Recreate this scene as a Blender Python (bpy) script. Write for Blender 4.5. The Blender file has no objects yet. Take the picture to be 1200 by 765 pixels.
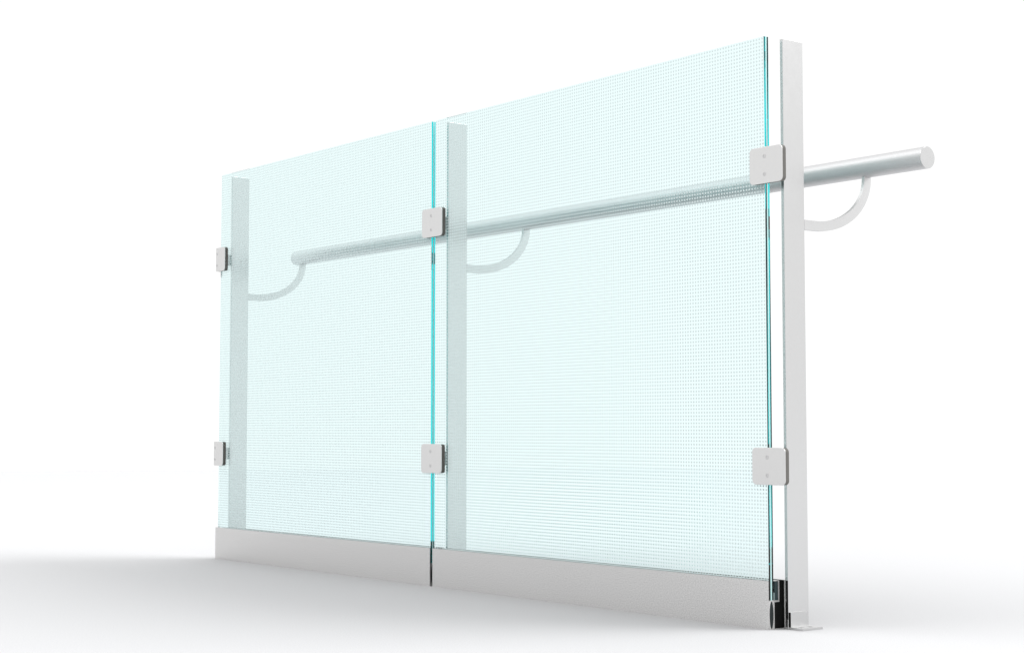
import bpy, bmesh, math
from mathutils import Vector

# ------------------------------------------------------------------ scene
scene = bpy.context.scene
col = scene.collection
W = 1.0832                 # pitch of the posts along the railing (X)
POSTS = [-2 * W, -W, 0.0]  # railing runs along X; glass front at Y = 0, posts behind

scene.view_settings.view_transform = 'Standard'
scene.view_settings.look = 'None'
scene.view_settings.exposure = 0.0
scene.view_settings.gamma = 1.0
scene.cycles.max_bounces = 260
scene.cycles.transmission_bounces = 256
scene.cycles.glossy_bounces = 256
scene.cycles.transparent_max_bounces = 260
scene.cycles.diffuse_bounces = 6
scene.cycles.sample_clamp_indirect = 6.0
scene.cycles.use_denoising = True
scene.cycles.caustics_refractive = False
scene.cycles.caustics_reflective = False


# ---------------------------------------------------------------- materials
def new_mat(name):
    m = bpy.data.materials.new(name)
    m.use_nodes = True
    return m, m.node_tree.nodes, m.node_tree.links


def metal(name, color, rough, noise=0.0, stretch=(1, 1, 1), metallic=1.0, grain=0.03):
    m, n, l = new_mat(name)
    b = n['Principled BSDF']
    b.inputs['Base Color'].default_value = (*color, 1)
    b.inputs['Metallic'].default_value = metallic
    b.inputs['Roughness'].default_value = rough
    if noise:
        tc = n.new('ShaderNodeTexCoord')
        mp = n.new('ShaderNodeMapping')
        mp.inputs['Scale'].default_value = stretch
        nz = n.new('ShaderNodeTexNoise')
        nz.inputs['Scale'].default_value = 1.0
        nz.inputs['Detail'].default_value = 3
        mr = n.new('ShaderNodeMapRange')
        mr.inputs['To Min'].default_value = rough - noise
        mr.inputs['To Max'].default_value = rough + noise
        l.new(tc.outputs['Object'], mp.inputs['Vector'])
        l.new(mp.outputs['Vector'], nz.inputs['Vector'])
        l.new(nz.outputs['Fac'], mr.inputs['Value'])
        l.new(mr.outputs['Result'], b.inputs['Roughness'])
        g = n.new('ShaderNodeTexNoise')
        g.inputs['Scale'].default_value = 420
        g.inputs['Detail'].default_value = 1
        mx = n.new('ShaderNodeMix')
        mx.data_type = 'RGBA'
        mx.inputs['A'].default_value = (*[c * (1 - grain) for c in color], 1)
        mx.inputs['B'].default_value = (*[c * (1 + grain) for c in color], 1)
        l.new(tc.outputs['Object'], g.inputs['Vector'])
        l.new(g.outputs['Fac'], mx.inputs['Factor'])
        l.new(mx.outputs['Result'], b.inputs['Base Color'])
    return m


def rubber(name, color, rough):
    m, n, l = new_mat(name)
    b = n['Principled BSDF']
    tc = n.new('ShaderNodeTexCoord')
    nz = n.new('ShaderNodeTexNoise')
    nz.inputs['Scale'].default_value = 350
    rp = n.new('ShaderNodeMix')
    rp.data_type = 'RGBA'
    rp.inputs['A'].default_value = (*[c * 0.85 for c in color], 1)
    rp.inputs['B'].default_value = (*[c * 1.15 for c in color], 1)
    l.new(tc.outputs['Object'], nz.inputs['Vector'])
    l.new(nz.outputs['Fac'], rp.inputs['Factor'])
    l.new(rp.outputs['Result'], b.inputs['Base Color'])
    b.inputs['Roughness'].default_value = rough
    b.inputs['Specular IOR Level'].default_value = 0.25
    return m


MET = 0.665
M_SATIN = metal('satin_metal', (MET, MET, MET), 0.24, 0.03, (60, 60, 60))
M_BRACKET = metal('satin_bracket_metal', (0.61, 0.61, 0.61), 0.42, 0.03, (60, 60, 60))
M_SHOE = metal('satin_shoe_metal', (0.665, 0.66, 0.656), 0.45, 0.04, (8, 200, 200), grain=0.36)
M_PLATE = metal('clamp_plate_metal', (0.68, 0.678, 0.675), 0.38, 0.03, (80, 80, 80))
M_RAIL = metal('brushed_rail_metal', (0.665, 0.665, 0.67), 0.50, 0.03, (6, 300, 300))
M_FOOT = metal('foot_metal', (0.62, 0.62, 0.62), 0.3, 0.03, (80, 80, 80))
M_PLUG = metal('hole_plug_metal', (0.30, 0.30, 0.30), 0.4, 0.03, (80, 80, 80))
M_SCREW = metal('screw_metal', (0.58, 0.58, 0.58), 0.35, 0.03, (80, 80, 80))
M_CLAMPBODY = rubber('clamp_pad_rubber', (0.15, 0.145, 0.135), 0.6)
M_SHADE = rubber('shade_black', (0.0015, 0.0015, 0.0015), 0.9)  # flat black for painted shade: shoe hollow, post front, flange edge
M_INTER = rubber('laminate_interlayer', (0.55, 0.82, 0.81), 0.4)
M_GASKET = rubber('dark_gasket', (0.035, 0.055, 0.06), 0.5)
M_GASKET_LINE = rubber('gasket_lip', (0.25, 0.33, 0.33), 0.5)


def glass_mat():
    m, n, l = new_mat('clear_tinted_glass')
    n.remove(n['Principled BSDF'])
    out = n['Material Output']
    g = n.new('ShaderNodeBsdfGlass')
    g.inputs['Color'].default_value = (1, 1, 1, 1)
    g.inputs['Roughness'].default_value = 0.0
    g.inputs['IOR'].default_value = 1.45
    va = n.new('ShaderNodeVolumeAbsorption')
    # absorption per metre = density * (1 - colour)
    va.inputs['Density'].default_value = 11.5
    va.inputs['Color'].default_value = (0.02, 0.979, 0.981, 1)
    l.new(g.outputs['BSDF'], out.inputs['Surface'])
    l.new(va.outputs['Volume'], out.inputs['Volume'])
    return m


M_GLASS = glass_mat()
PITCH_X, PITCH_Z, DOT_R = 0.00735, 0.00685, 0.288


def dot_mat():
    m, n, l = new_mat('ceramic_dot_frit')
    b = n['Principled BSDF']
    b.inputs['Base Color'].default_value = (0.60, 0.69, 0.69, 1)
    b.inputs['Roughness'].default_value = 0.6
    out = n['Material Output']
    tc = n.new('ShaderNodeTexCoord')
    sp = n.new('ShaderNodeSeparateXYZ')
    l.new(tc.outputs['Object'], sp.inputs['Vector'])

    def math_(op, a, bv=None):
        k = n.new('ShaderNodeMath')
        k.operation = op
        for i, v in enumerate((a, bv)):
            if v is None:
                continue
            if isinstance(v, (int, float)):
                k.inputs[i].default_value = v
            else:
                l.new(v, k.inputs[i])
        return k.outputs[0]

    fx = math_('SUBTRACT', math_('FRACT', math_('DIVIDE', sp.outputs['X'], PITCH_X)), 0.5)
    fz = math_('SUBTRACT', math_('FRACT', math_('DIVIDE', sp.outputs['Z'], PITCH_Z)), 0.5)
    r2 = math_('ADD', math_('MULTIPLY', fx, fx), math_('MULTIPLY', fz, fz))
    inside = math_('LESS_THAN', r2, DOT_R * DOT_R)
    tr = n.new('ShaderNodeBsdfTransparent')
    mx = n.new('ShaderNodeMixShader')
    l.new(inside, mx.inputs['Fac'])
    l.new(tr.outputs['BSDF'], mx.inputs[1])
    l.new(b.outputs['BSDF'], mx.inputs[2])
    l.new(mx.outputs['Shader'], out.inputs['Surface'])
    return m


M_DOTS = dot_mat()


def floor_mat():
    m, n, l = new_mat('matt_white_studio_floor')
    b = n['Principled BSDF']
    tc = n.new('ShaderNodeTexCoord')
    nz = n.new('ShaderNodeTexNoise')
    nz.inputs['Scale'].default_value = 380
    nz.inputs['Detail'].default_value = 2
    mx = n.new('ShaderNodeMix')
    mx.data_type = 'RGBA'
    mx.inputs['A'].default_value = (0.56, 0.563, 0.571, 1)
    mx.inputs['B'].default_value = (0.77, 0.773, 0.783, 1)
    l.new(tc.outputs['Object'], nz.inputs['Vector'])
    l.new(nz.outputs['Fac'], mx.inputs['Factor'])
    l.new(mx.outputs['Result'], b.inputs['Base Color'])
    b.inputs['Roughness'].default_value = 0.85
    b.inputs['Specular IOR Level'].default_value = 0.1
    return m


M_FLOOR = floor_mat()


# ------------------------------------------------------------------ helpers
def link(name, bm, mat, parent=None, bevel=0.0, smooth=False, segs=2):
    bmesh.ops.recalc_face_normals(bm, faces=bm.faces)
    me = bpy.data.meshes.new(name)
    bm.to_mesh(me)
    bm.free()
    me.materials.append(mat)
    if smooth:
        for p in me.polygons:
            p.use_smooth = True
    o = bpy.data.objects.new(name, me)
    col.objects.link(o)
    if parent:
        o.parent = parent
    if bevel:
        md = o.modifiers.new('bevel', 'BEVEL')
        md.width = bevel
        md.segments = segs
        md.limit_method = 'ANGLE'
        md.angle_limit = math.radians(50)
    return o


def empty(name, loc, label, cat, group=None):
    o = bpy.data.objects.new(name, None)
    o.empty_display_size = 0.05
    col.objects.link(o)
    o.location = loc
    o['label'] = label
    o['category'] = cat
    if group:
        o['group'] = group
    return o


def copy_thing(src, loc, label):
    c = src.copy()
    col.objects.link(c)
    c.location = loc
    c['label'] = label
    for ch in [k for k in bpy.data.objects if k.parent == src]:
        d = ch.copy()
        col.objects.link(d)
        d.parent = c
        for g in [k for k in bpy.data.objects if k.parent == ch]:
            e = g.copy()
            col.objects.link(e)
            e.parent = d
    return c


def box(bm, x0, x1, y0, y1, z0, z1):
    v = [bm.verts.new((x, y, z)) for x in (x0, x1) for y in (y0, y1) for z in (z0, z1)]
    for f in ((0, 1, 3, 2), (4, 6, 7, 5), (0, 4, 5, 1), (2, 3, 7, 6), (0, 2, 6, 4), (1, 5, 7, 3)):
        bm.faces.new([v[i] for i in f])


def prism_x(bm, poly, x0, x1):
    """poly: list of (y, z), extruded along X, closed ends."""
    a = [bm.verts.new((x0, y, z)) for y, z in poly]
    b = [bm.verts.new((x1, y, z)) for y, z in poly]
    n = len(poly)
    for i in range(n):
        bm.faces.new((a[i], a[(i + 1) % n], b[(i + 1) % n], b[i]))
    bm.faces.new(a)
    bm.faces.new(b[::-1])


def cyl_y(bm, cx, cz, r, y0, y1, n=24):
    a = [bm.verts.new((cx + r * math.cos(t * 2 * math.pi / n), y0, cz + r * math.sin(t * 2 * math.pi / n))) for t in range(n)]
    b = [bm.verts.new((v.co.x, y1, v.co.z)) for v in a]
    for i in range(n):
        bm.faces.new((a[i], a[(i + 1) % n], b[(i + 1) % n], b[i]))
    bm.faces.new(a)
    bm.faces.new(b[::-1])


def rounded_rect(x0, x1, z0, z1, r, k=6, rl=None):
    rl = r if rl is None else rl
    pts = []
    for cx, cz, a0, rr in ((x1 - r, z1 - r, 0, r), (x0 + rl, z1 - rl, 90, rl), (x0 + rl, z0 + rl, 180, rl), (x1 - r, z0 + r, 270, r)):
        for i in range(k + 1):
            a = math.radians(a0 + 90 * i / k)
            pts.append((cx + rr * math.cos(a), cz + rr * math.sin(a)))
    return pts


def slab_xz(bm, poly, y0, y1):
    a = [bm.verts.new((x, y0, z)) for x, z in poly]
    b = [bm.verts.new((x, y1, z)) for x, z in poly]
    n = len(poly)
    for i in range(n):
        bm.faces.new((a[i], a[(i + 1) % n], b[(i + 1) % n], b[i]))
    bm.faces.new(a)
    bm.faces.new(b[::-1])


# -------------------------------------------------------------------- floor
bm = bmesh.new()
bmesh.ops.create_circle(bm, cap_ends=True, radius=13, segments=96)
fl = link('floor', bm, M_FLOOR)
fl['kind'] = 'structure'
fl['label'] = 'matt white seamless studio floor'

# ------------------------------------------------------------- glass panels
GT, GB, TH = 1.1024, 0.0536, 0.012
G0, G1 = 0.0095, -0.0065      # glass starts / ends off the post pitch


def glass_panel(x_left, x_right, label, dim_edge=False):
    t = empty('railing_glass', (x_right, 0, GB), label, 'glass panel', 'dotted glass panels of the railing')
    w = x_right - x_left
    bm = bmesh.new()
    box(bm, -w, 0, 0, TH, 0, GT - GB)
    link('pane', bm, M_GLASS, t)
    bm = bmesh.new()
    y = -0.0002
    vs = [bm.verts.new(p) for p in ((-w + 0.002, y, 0.030), (-0.002, y, 0.030), (-0.002, y, GT - GB - 0.001), (-w + 0.002, y, GT - GB - 0.001))]
    bm.faces.new(vs)
    link('dot_pattern', bm, M_DOTS, t)
    # the pale plastic interlayer of the laminate, showing along the upright edge
    bm = bmesh.new()
    box(bm, 0.0001, 0.0003, 0.0044, 0.0076, 0, GT - GB)
    link('interlayer_edge', bm, M_INTER, t)
    if dim_edge:
        # hidden dark strip added on the far upright edge to dim the near one
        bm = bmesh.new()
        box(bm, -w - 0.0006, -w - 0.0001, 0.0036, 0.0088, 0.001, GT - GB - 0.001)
        link('edge_dimmer', bm, M_GASKET, t)
    return t


glass_panel(-2 * W + G0, -W + G1, 'clear glass panel with fine dot grid, between the far-left post and the middle post')
glass_panel(-W + G0, 0.0, 'clear glass panel with fine dot grid, nearest the viewer, ending at the exposed right edge', True)

# -------------------------------------------------------------------- posts
YW = 0.0450                # depth of the base shoe
PX0, PX1, PY0, PY1, PH = 0.0092, 0.0166, 0.0333, 0.0880, 1.1


def make_post(loc, label, fy0, holes):
    t = empty('flat_post', loc, label, 'post', 'flat steel posts behind the glass')
    bm = bmesh.new()
    box(bm, PX0, PX1, PY0, PY1, 0, PH)
    link('bar', bm, M_SATIN, t, bevel=0.0006)
    # angle foot: upright flange on the bar, flat flange on the floor with two holes
    bm = bmesh.new()
    fx1 = 0.050
    outer = [(PX1 + 0.0003, fy0), (fx1, fy0), (fx1, PY1 + 0.001), (PX1 + 0.0003, PY1 + 0.001)]
    loops = [outer]
    for hy in holes:
        loops.append([(0.036 + 0.0048 * math.cos(a * math.pi / 10), hy + 0.0048 * math.sin(a * math.pi / 10)) for a in range(20)])
    es = []
    for lp in loops:
        vs = [bm.verts.new((x, y, 0.0)) for x, y in lp]
        es += [bm.edges.new((vs[i], vs[(i + 1) % len(vs)])) for i in range(len(vs))]
    bmesh.ops.triangle_fill(bm, edges=es, use_beauty=True)
    ex = bmesh.ops.extrude_face_region(bm, geom=list(bm.faces))
    bmesh.ops.translate(bm, verts=[v for v in ex['geom'] if isinstance(v, bmesh.types.BMVert)], vec=(0, 0, 0.0042))
    box(bm, PX1 + 0.0003, PX1 + 0.0042, fy0, PY1 - 0.006, 0.0042, 0.031)
    f = link('foot_bracket', bm, M_FOOT, t)
    for hy in holes:
        bm = bmesh.new()
        rows = []
        for rr, z in ((0.0045, 0.0003), (0.0045, 0.0022), (0.0022, 0.0022), (0.0022, 0.0012)):
            rows.append([bm.verts.new((0.036 + rr * math.cos(a * math.pi / 10), hy + rr * math.sin(a * math.pi / 10), z)) for a in range(20)])
        for p, q in zip(rows, rows[1:]):
            for i in range(20):
                bm.faces.new((p[i], p[(i + 1) % 20], q[(i + 1) % 20], q[i]))
        bm.faces.new(rows[0])
        bm.faces.new(rows[-1])
        link('hole_plug', bm, M_PLUG, f)  # recessed grey plug filling the hole
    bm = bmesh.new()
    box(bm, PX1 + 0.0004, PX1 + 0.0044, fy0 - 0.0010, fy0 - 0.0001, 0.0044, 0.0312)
    link('flange_shade_strip', bm, M_SHADE, f)  # thin black strip, painted shade on the front edge of the flange
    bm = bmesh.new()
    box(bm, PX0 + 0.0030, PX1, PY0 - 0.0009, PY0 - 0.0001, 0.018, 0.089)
    link('post_shade_strip', bm, M_SHADE, t)  # added black strip imitating the dark reflection low on the post front
    return t


post0 = make_post((POSTS[2], 0, 0), 'flat grey post at the right end, clear of the glass, its foot plate showing',
                  PY0 + 0.002, (0.0475, 0.0705))
post1 = make_post((POSTS[1] + 0.0075, 0, 0), 'flat grey post behind the middle joint between the two glass panels',
                  YW + 0.0020, (0.0580, 0.0770))
copy_thing(post1, (POSTS[0] + 0.0105, 0, 0), 'flat grey post at the far left end, seen through the left glass panel')

# --------------------------------------------------------------- base shoes
BT = 0.0891


def base_shoe(xf, xb, xr, label):
    """xf: left end of the front face, xb: left end of the body, xr: right end."""
    t = empty('base_shoe', (xr, 0, 0), label, 'base shoe', 'metal base shoes holding the glass')
    f0, b0, e = xf - xr, xb - xr, 0.0
    bm = bmesh.new()
    box(bm, f0, e, -0.0024, -0.0006, 0, BT)                       # front face
    # block under the glass with an oval bore
    N = 48
    cy, cz, ay, az = 0.0066, 0.0266, 0.0052, 0.0252
    y0, y1, z0, z1 = -0.0004, 0.0145, 0.0, 0.0536
    rings = []
    for x in (b0, e):
        inner, outer = [], []
        for i in range(N):
            a = 2 * math.pi * (i + 0.5) / N
            c, s = math.cos(a), math.sin(a)
            inner.append(bm.verts.new((x, cy + ay * c, cz + az * s)))
            m = max(abs(c), abs(s))
            u, w = c / m, s / m
            outer.append(bm.verts.new((x, (y0 + y1) / 2 + u * (y1 - y0) / 2, (z0 + z1) / 2 + w * (z1 - z0) / 2)))
        rings.append((inner, outer))
    (ia, oa), (ib, ob) = rings
    for i in range(N):
        j = (i + 1) % N
        bm.faces.new((ia[i], ia[j], oa[j], oa[i]))
        bm.faces.new((ib[i], ob[i], ob[j], ib[j]))
        bm.faces.new((oa[i], oa[j], ob[j], ob[i]))
        bm.faces.new((ia[i], ib[i], ib[j], ia[j]))
    box(bm, b0, e, 0.0145, 0.0275, 0.0498, 0.0530)                # ledge
    box(bm, b0, e, 0.0245, 0.0275, 0.0530, BT)                    # glazing pocket wall
    box(bm, b0, e, 0.0133, 0.0245, 0.0880, BT)                    # bead over the gasket
    box(bm, b0, e, 0.0408, YW, 0.0, BT)                           # rear wall
    box(bm, b0, e, 0.0145, 0.0408, 0.0, 0.0016)                   # bottom
    link('extrusion', bm, M_SHOE, t)
    r = 0.0006
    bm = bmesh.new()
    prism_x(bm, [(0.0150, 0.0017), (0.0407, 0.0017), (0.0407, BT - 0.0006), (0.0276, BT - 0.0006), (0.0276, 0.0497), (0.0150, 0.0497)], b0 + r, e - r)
    link('hollow_shade', bm, M_SHADE, t)  # black fill paints the darkness inside the hollow profile
    bm = bmesh.new()
    prism_x(bm, [(cy + ay * 0.97 * math.cos(2 * math.pi * i / 40), cz + az * 0.985 * math.sin(2 * math.pi * i / 40)) for i in range(40)], b0 + r, e - r)
    link('bore_shade', bm, bore_shade_mat, t)  # dark fill paints the shade inside the oval bore
    bm = bmesh.new()
    box(bm, b0 + r, e - r, 0.0158, 0.0243, 0.0532, BT - 0.0012)
    g = link('gasket', bm, M_GASKET, t)
    bm = bmesh.new()
    box(bm, b0 + r, e - r, 0.0128, 0.0156, 0.0532, BT - 0.022)
    link('gasket_lip', bm, M_GASKET_LINE, g)
    return t


bore_shade_mat = rubber('bore_shade_dark', (0.018, 0.024, 0.026), 0.5)  # near-black colour for the painted shade in the bore
base_shoe(-2 * W - 0.001, -2 * W + 0.0295, -W - 0.0060, 'grey metal base shoe under the left glass panel, ending at the thin black joint')
base_shoe(-W + 0.0048, -W + 0.0270, 0.0, 'grey base shoe under the right glass panel, its open profile showing at the end')

# ------------------------------------------------------------------- clamps
CF, CM, CB = -0.0113, -0.0093, -0.0003


def make_clamp(loc, label, x0, x1, rl, sx=0.0):
    t = empty('glass_clamp', loc, label, 'glass clamp', 'square clamps fixing the glass to the posts')
    hz = 0.0342
    bm = bmesh.new()
    slab_xz(bm, rounded_rect(x0, x1, -hz, hz, 0.0085, 6, rl), CF, CM)
    link('cover_plate', bm, M_PLATE, t, bevel=0.0006)
    bm = bmesh.new()
    slab_xz(bm, rounded_rect(x0 + 0.0006, x1 - 0.0006, -hz + 0.0006, hz - 0.0006, 0.008, 6, rl), CM + 0.0001, CB)
    link('pad', bm, M_CLAMPBODY, t)
    bm = bmesh.new()
    if sx:      # cranked spacer: through the joint, then a foot across the post
        v = [(0.0043, CB + 0.0001), (0.0088, CB + 0.0001), (0.0088, 0.0240), (0.0093 + sx, 0.0240), (0.0093 + sx, PY0 - 0.0002), (0.0043, PY0 - 0.0002)]
        lo, hi = [bm.verts.new((x, y, -0.016)) for x, y in v], [bm.verts.new((x, y, 0.016)) for x, y in v]
        for q in range(6):
            bm.faces.new((lo[q], lo[(q + 1) % 6], hi[(q + 1) % 6], hi[q]))
        bm.faces.new(lo)
        bm.faces.new(hi[::-1])
    else:
        box(bm, 0.0043, 0.0102, CB + 0.0001, PY0 - 0.0002, -0.016, 0.016)
    link('spacer', bm, M_SATIN, t)
    for z in (-0.0168, 0.0168):
        # countersunk screw head: low dome with a hexagon socket
        bm = bmesh.new()
        N = 24
        prof = [(0.0042, CF), (0.0040, CF - 0.0004), (0.0030, CF - 0.0006)]
        cx = 0.0095 if x0 < -0.01 else 0.0078
        rows = [[bm.verts.new((cx + r * math.cos(i * 2 * math.pi / N), y, z + r * math.sin(i * 2 * math.pi / N))) for i in range(N)] for r, y in prof]
        hexr = 0.0018
        rows.append([bm.verts.new((cx + hexr * math.cos(i * 2 * math.pi / N), CF - 0.0006, z + hexr * math.sin(i * 2 * math.pi / N))) for i in range(N)])
        rows.append([bm.verts.new((cx + hexr * math.cos(i * 2 * math.pi / N), CF - 0.0001, z + hexr * math.sin(i * 2 * math.pi / N))) for i in range(N)])
        for a, b in zip(rows, rows[1:]):
            for i in range(N):
                bm.faces.new((a[i], a[(i + 1) % N], b[(i + 1) % N], b[i]))
        bm.faces.new(rows[-1])
        link('screw', bm, M_SCREW, t)
    return t


ZU, ZL = 0.8567, 0.2995
c0 = make_clamp((0, 0, ZU), 'square grey clamp high on the right glass edge, in front of the right end post', -0.0285, 0.0541, 0.0085)
copy_thing(c0, (0, 0, ZL), 'square grey clamp low on the right glass edge, in front of the right end post')
cm = make_clamp((-W - 0.002, 0, ZU), 'square grey clamp on the upper part of the middle joint between the glass panels', -0.0285, 0.0541, 0.0085, 0.011)
copy_thing(cm, (-W - 0.002, 0, ZL), 'square grey clamp on the lower part of the middle joint between the glass panels')
c1 = make_clamp((-2 * W, 0, ZU), 'narrow grey clamp high on the far left glass edge', 0.001, 0.0541, 0.002, 0.012)
copy_thing(c1, (-2 * W, 0, ZL), 'narrow grey clamp low on the far left glass edge')

# ----------------------------------------------------------------- handrail
RY, RZ, RR = 0.2705, 0.8793, 0.0212
RXL, RXR = -2.177, 0.1625
rail = empty('handrail', (RXR, RY, RZ), 'round brushed metal handrail running behind the glass and posts', 'handrail')
bm = bmesh.new()
N = 64
ring = [(RR * math.cos(2 * math.pi * i / N), RR * math.sin(2 * math.pi * i / N)) for i in range(N)]
a = [bm.verts.new((RXL - RXR + 0.002, y, z)) for y, z in ring]
b = [bm.verts.new((-0.002, y, z)) for y, z in ring]
for i in range(N):
    bm.faces.new((a[i], a[(i + 1) % N], b[(i + 1) % N], b[i]))
link('tube', bm, M_RAIL, rail, smooth=True)
for x, s in ((-0.002, 1), (RXL - RXR + 0.002, -1)):
    bm = bmesh.new()
    prev = None
    for r, dx in ((RR, 0.0), (RR, 0.0012), (RR - 0.0008, 0.002)):
        cur = [bm.verts.new((x + s * dx, y * r / RR, z * r / RR)) for y, z in ring]
        if prev:
            for i in range(N):
                bm.faces.new((prev[i], prev[(i + 1) % N], cur[(i + 1) % N], cur[i]))
        prev = cur
    bm.faces.new(prev)
    link('end_cap', bm, M_SATIN, rail)


def make_bracket(loc, label):
    # flat bar, straight out from the post then a quarter bend up to the rail
    ro, ri = 0.1155, 0.0965          # rise
    ao, ai = 0.160, 0.141            # reach of the bend
    cy, cz = RY + 0.0095 - ao, RZ - RR
    inner, outer = [(PY1 + 0.0002, cz - ri)], [(PY1 + 0.0002, cz - ro)]
    K = 28
    for i in range(K + 1):
        a = -math.pi / 2 + math.pi / 2 * i / K
        inner.append((cy + ai * math.cos(a), cz + ri * math.sin(a)))
        outer.append((cy + ao * math.cos(a), cz + ro * math.sin(a)))
    # coped end following the underside of the tube
    y_i, y_o = inner[-1][0], outer[-1][0]
    top = []
    for k in range(9):
        y = y_o + (y_i - y_o) * k / 8
        top.append((y, RZ - math.sqrt((RR + 0.0001) ** 2 - (y - RY) ** 2)))
    x0, x1 = PX0 + 0.0002, PX1 - 0.0002
    bm = bmesh.new()
    strips = []
    for x in (x0, x1):
        i_ = [bm.verts.new((x, y, z)) for y, z in inner]
        o_ = [bm.verts.new((x, y, z)) for y, z in outer]
        t_ = [bm.verts.new((x, y, z)) for y, z in top]
        n = len(i_)
        for k in range(n - 1):
            bm.faces.new((i_[k], i_[k + 1], o_[k + 1], o_[k]))
        bm.faces.new([o_[-1]] + t_ + [i_[-1]])
        strips.append((i_, o_, t_))
    (ia, oa, ta), (ib, ob, tb) = strips
    for A, B in ((ia, ib), (oa, ob), (ta, tb)):
        for k in range(len(A) - 1):
            bm.faces.new((A[k], A[k + 1], B[k + 1], B[k]))
    bm.faces.new((ia[0], oa[0], ob[0], ib[0]))
    bm.faces.new((oa[-1], ta[0], tb[0], ob[-1]))
    bm.faces.new((ia[-1], ta[-1], tb[-1], ib[-1]))
    o = link('handrail_bracket', bm, M_BRACKET)
    o.location = loc
    o['label'] = label
    o['category'] = 'handrail bracket'
    o['group'] = 'curved brackets carrying the handrail'
    return o


k0 = make_bracket((POSTS[2], 0, 0), 'curved flat-bar bracket at the right end post, in the open beyond the glass')
for x, lb in ((POSTS[1] + 0.0075, 'curved flat-bar bracket on the middle post, seen through the right glass panel'),
              (POSTS[0] + 0.0105, 'curved flat-bar bracket at the far left post, under the left end of the handrail')):
    c = k0.copy()
    col.objects.link(c)
    c.location = (x, 0, 0)
    c['label'] = lb

# ------------------------------------------------------------------- lights
world = bpy.data.worlds.new('World')
scene.world = world
world.use_nodes = True
bg = world.node_tree.nodes['Background']
bg.inputs['Color'].default_value = (1.0, 1.0, 1.0, 1)
bg.inputs['Strength'].default_value = 1.04



def softbox(azimuth, elev, irradiance, size=46.0, dist=60.0):
    """A large round studio softbox far off, aimed at the railing."""
    d = Vector((azimuth[0], azimuth[1], 0)).normalized() * math.cos(elev) + Vector((0, 0, math.sin(elev)))
    la = bpy.data.lights.new('softbox', 'AREA')
    la.shape = 'DISK'
    la.size = size
    area = math.pi * (size / 2) ** 2
    la.energy = irradiance / (area / dist ** 2) * math.pi * area
    lo = bpy.data.objects.new('softbox', la)
    col.objects.link(lo)
    lo.location = Vector((-1, 0, 0)) + d * dist
    lo.rotation_euler = (-d).to_track_quat('-Z', 'Y').to_euler()


softbox((0.609, 0.793), math.radians(41), 1.85)      # behind the railing, to the right
softbox((-0.609, -0.793), math.radians(52), 0.72)    # in front, to the left

# ------------------------------------------------------------------- camera
cam = bpy.data.cameras.new('camera')
cam.sensor_fit = 'HORIZONTAL'
cam.sensor_width = 36.0
cam.lens = 36.0 * 1950.76 / 1200.0
cam.clip_start = 0.05
cam.clip_end = 500
co = bpy.data.objects.new('camera', cam)
col.objects.link(co)
co.location = (2.1572, -2.2525, 0.3644)
co.rotation_euler = (math.pi / 2 + 0.0625, 0, 0.9157)
scene.camera = co
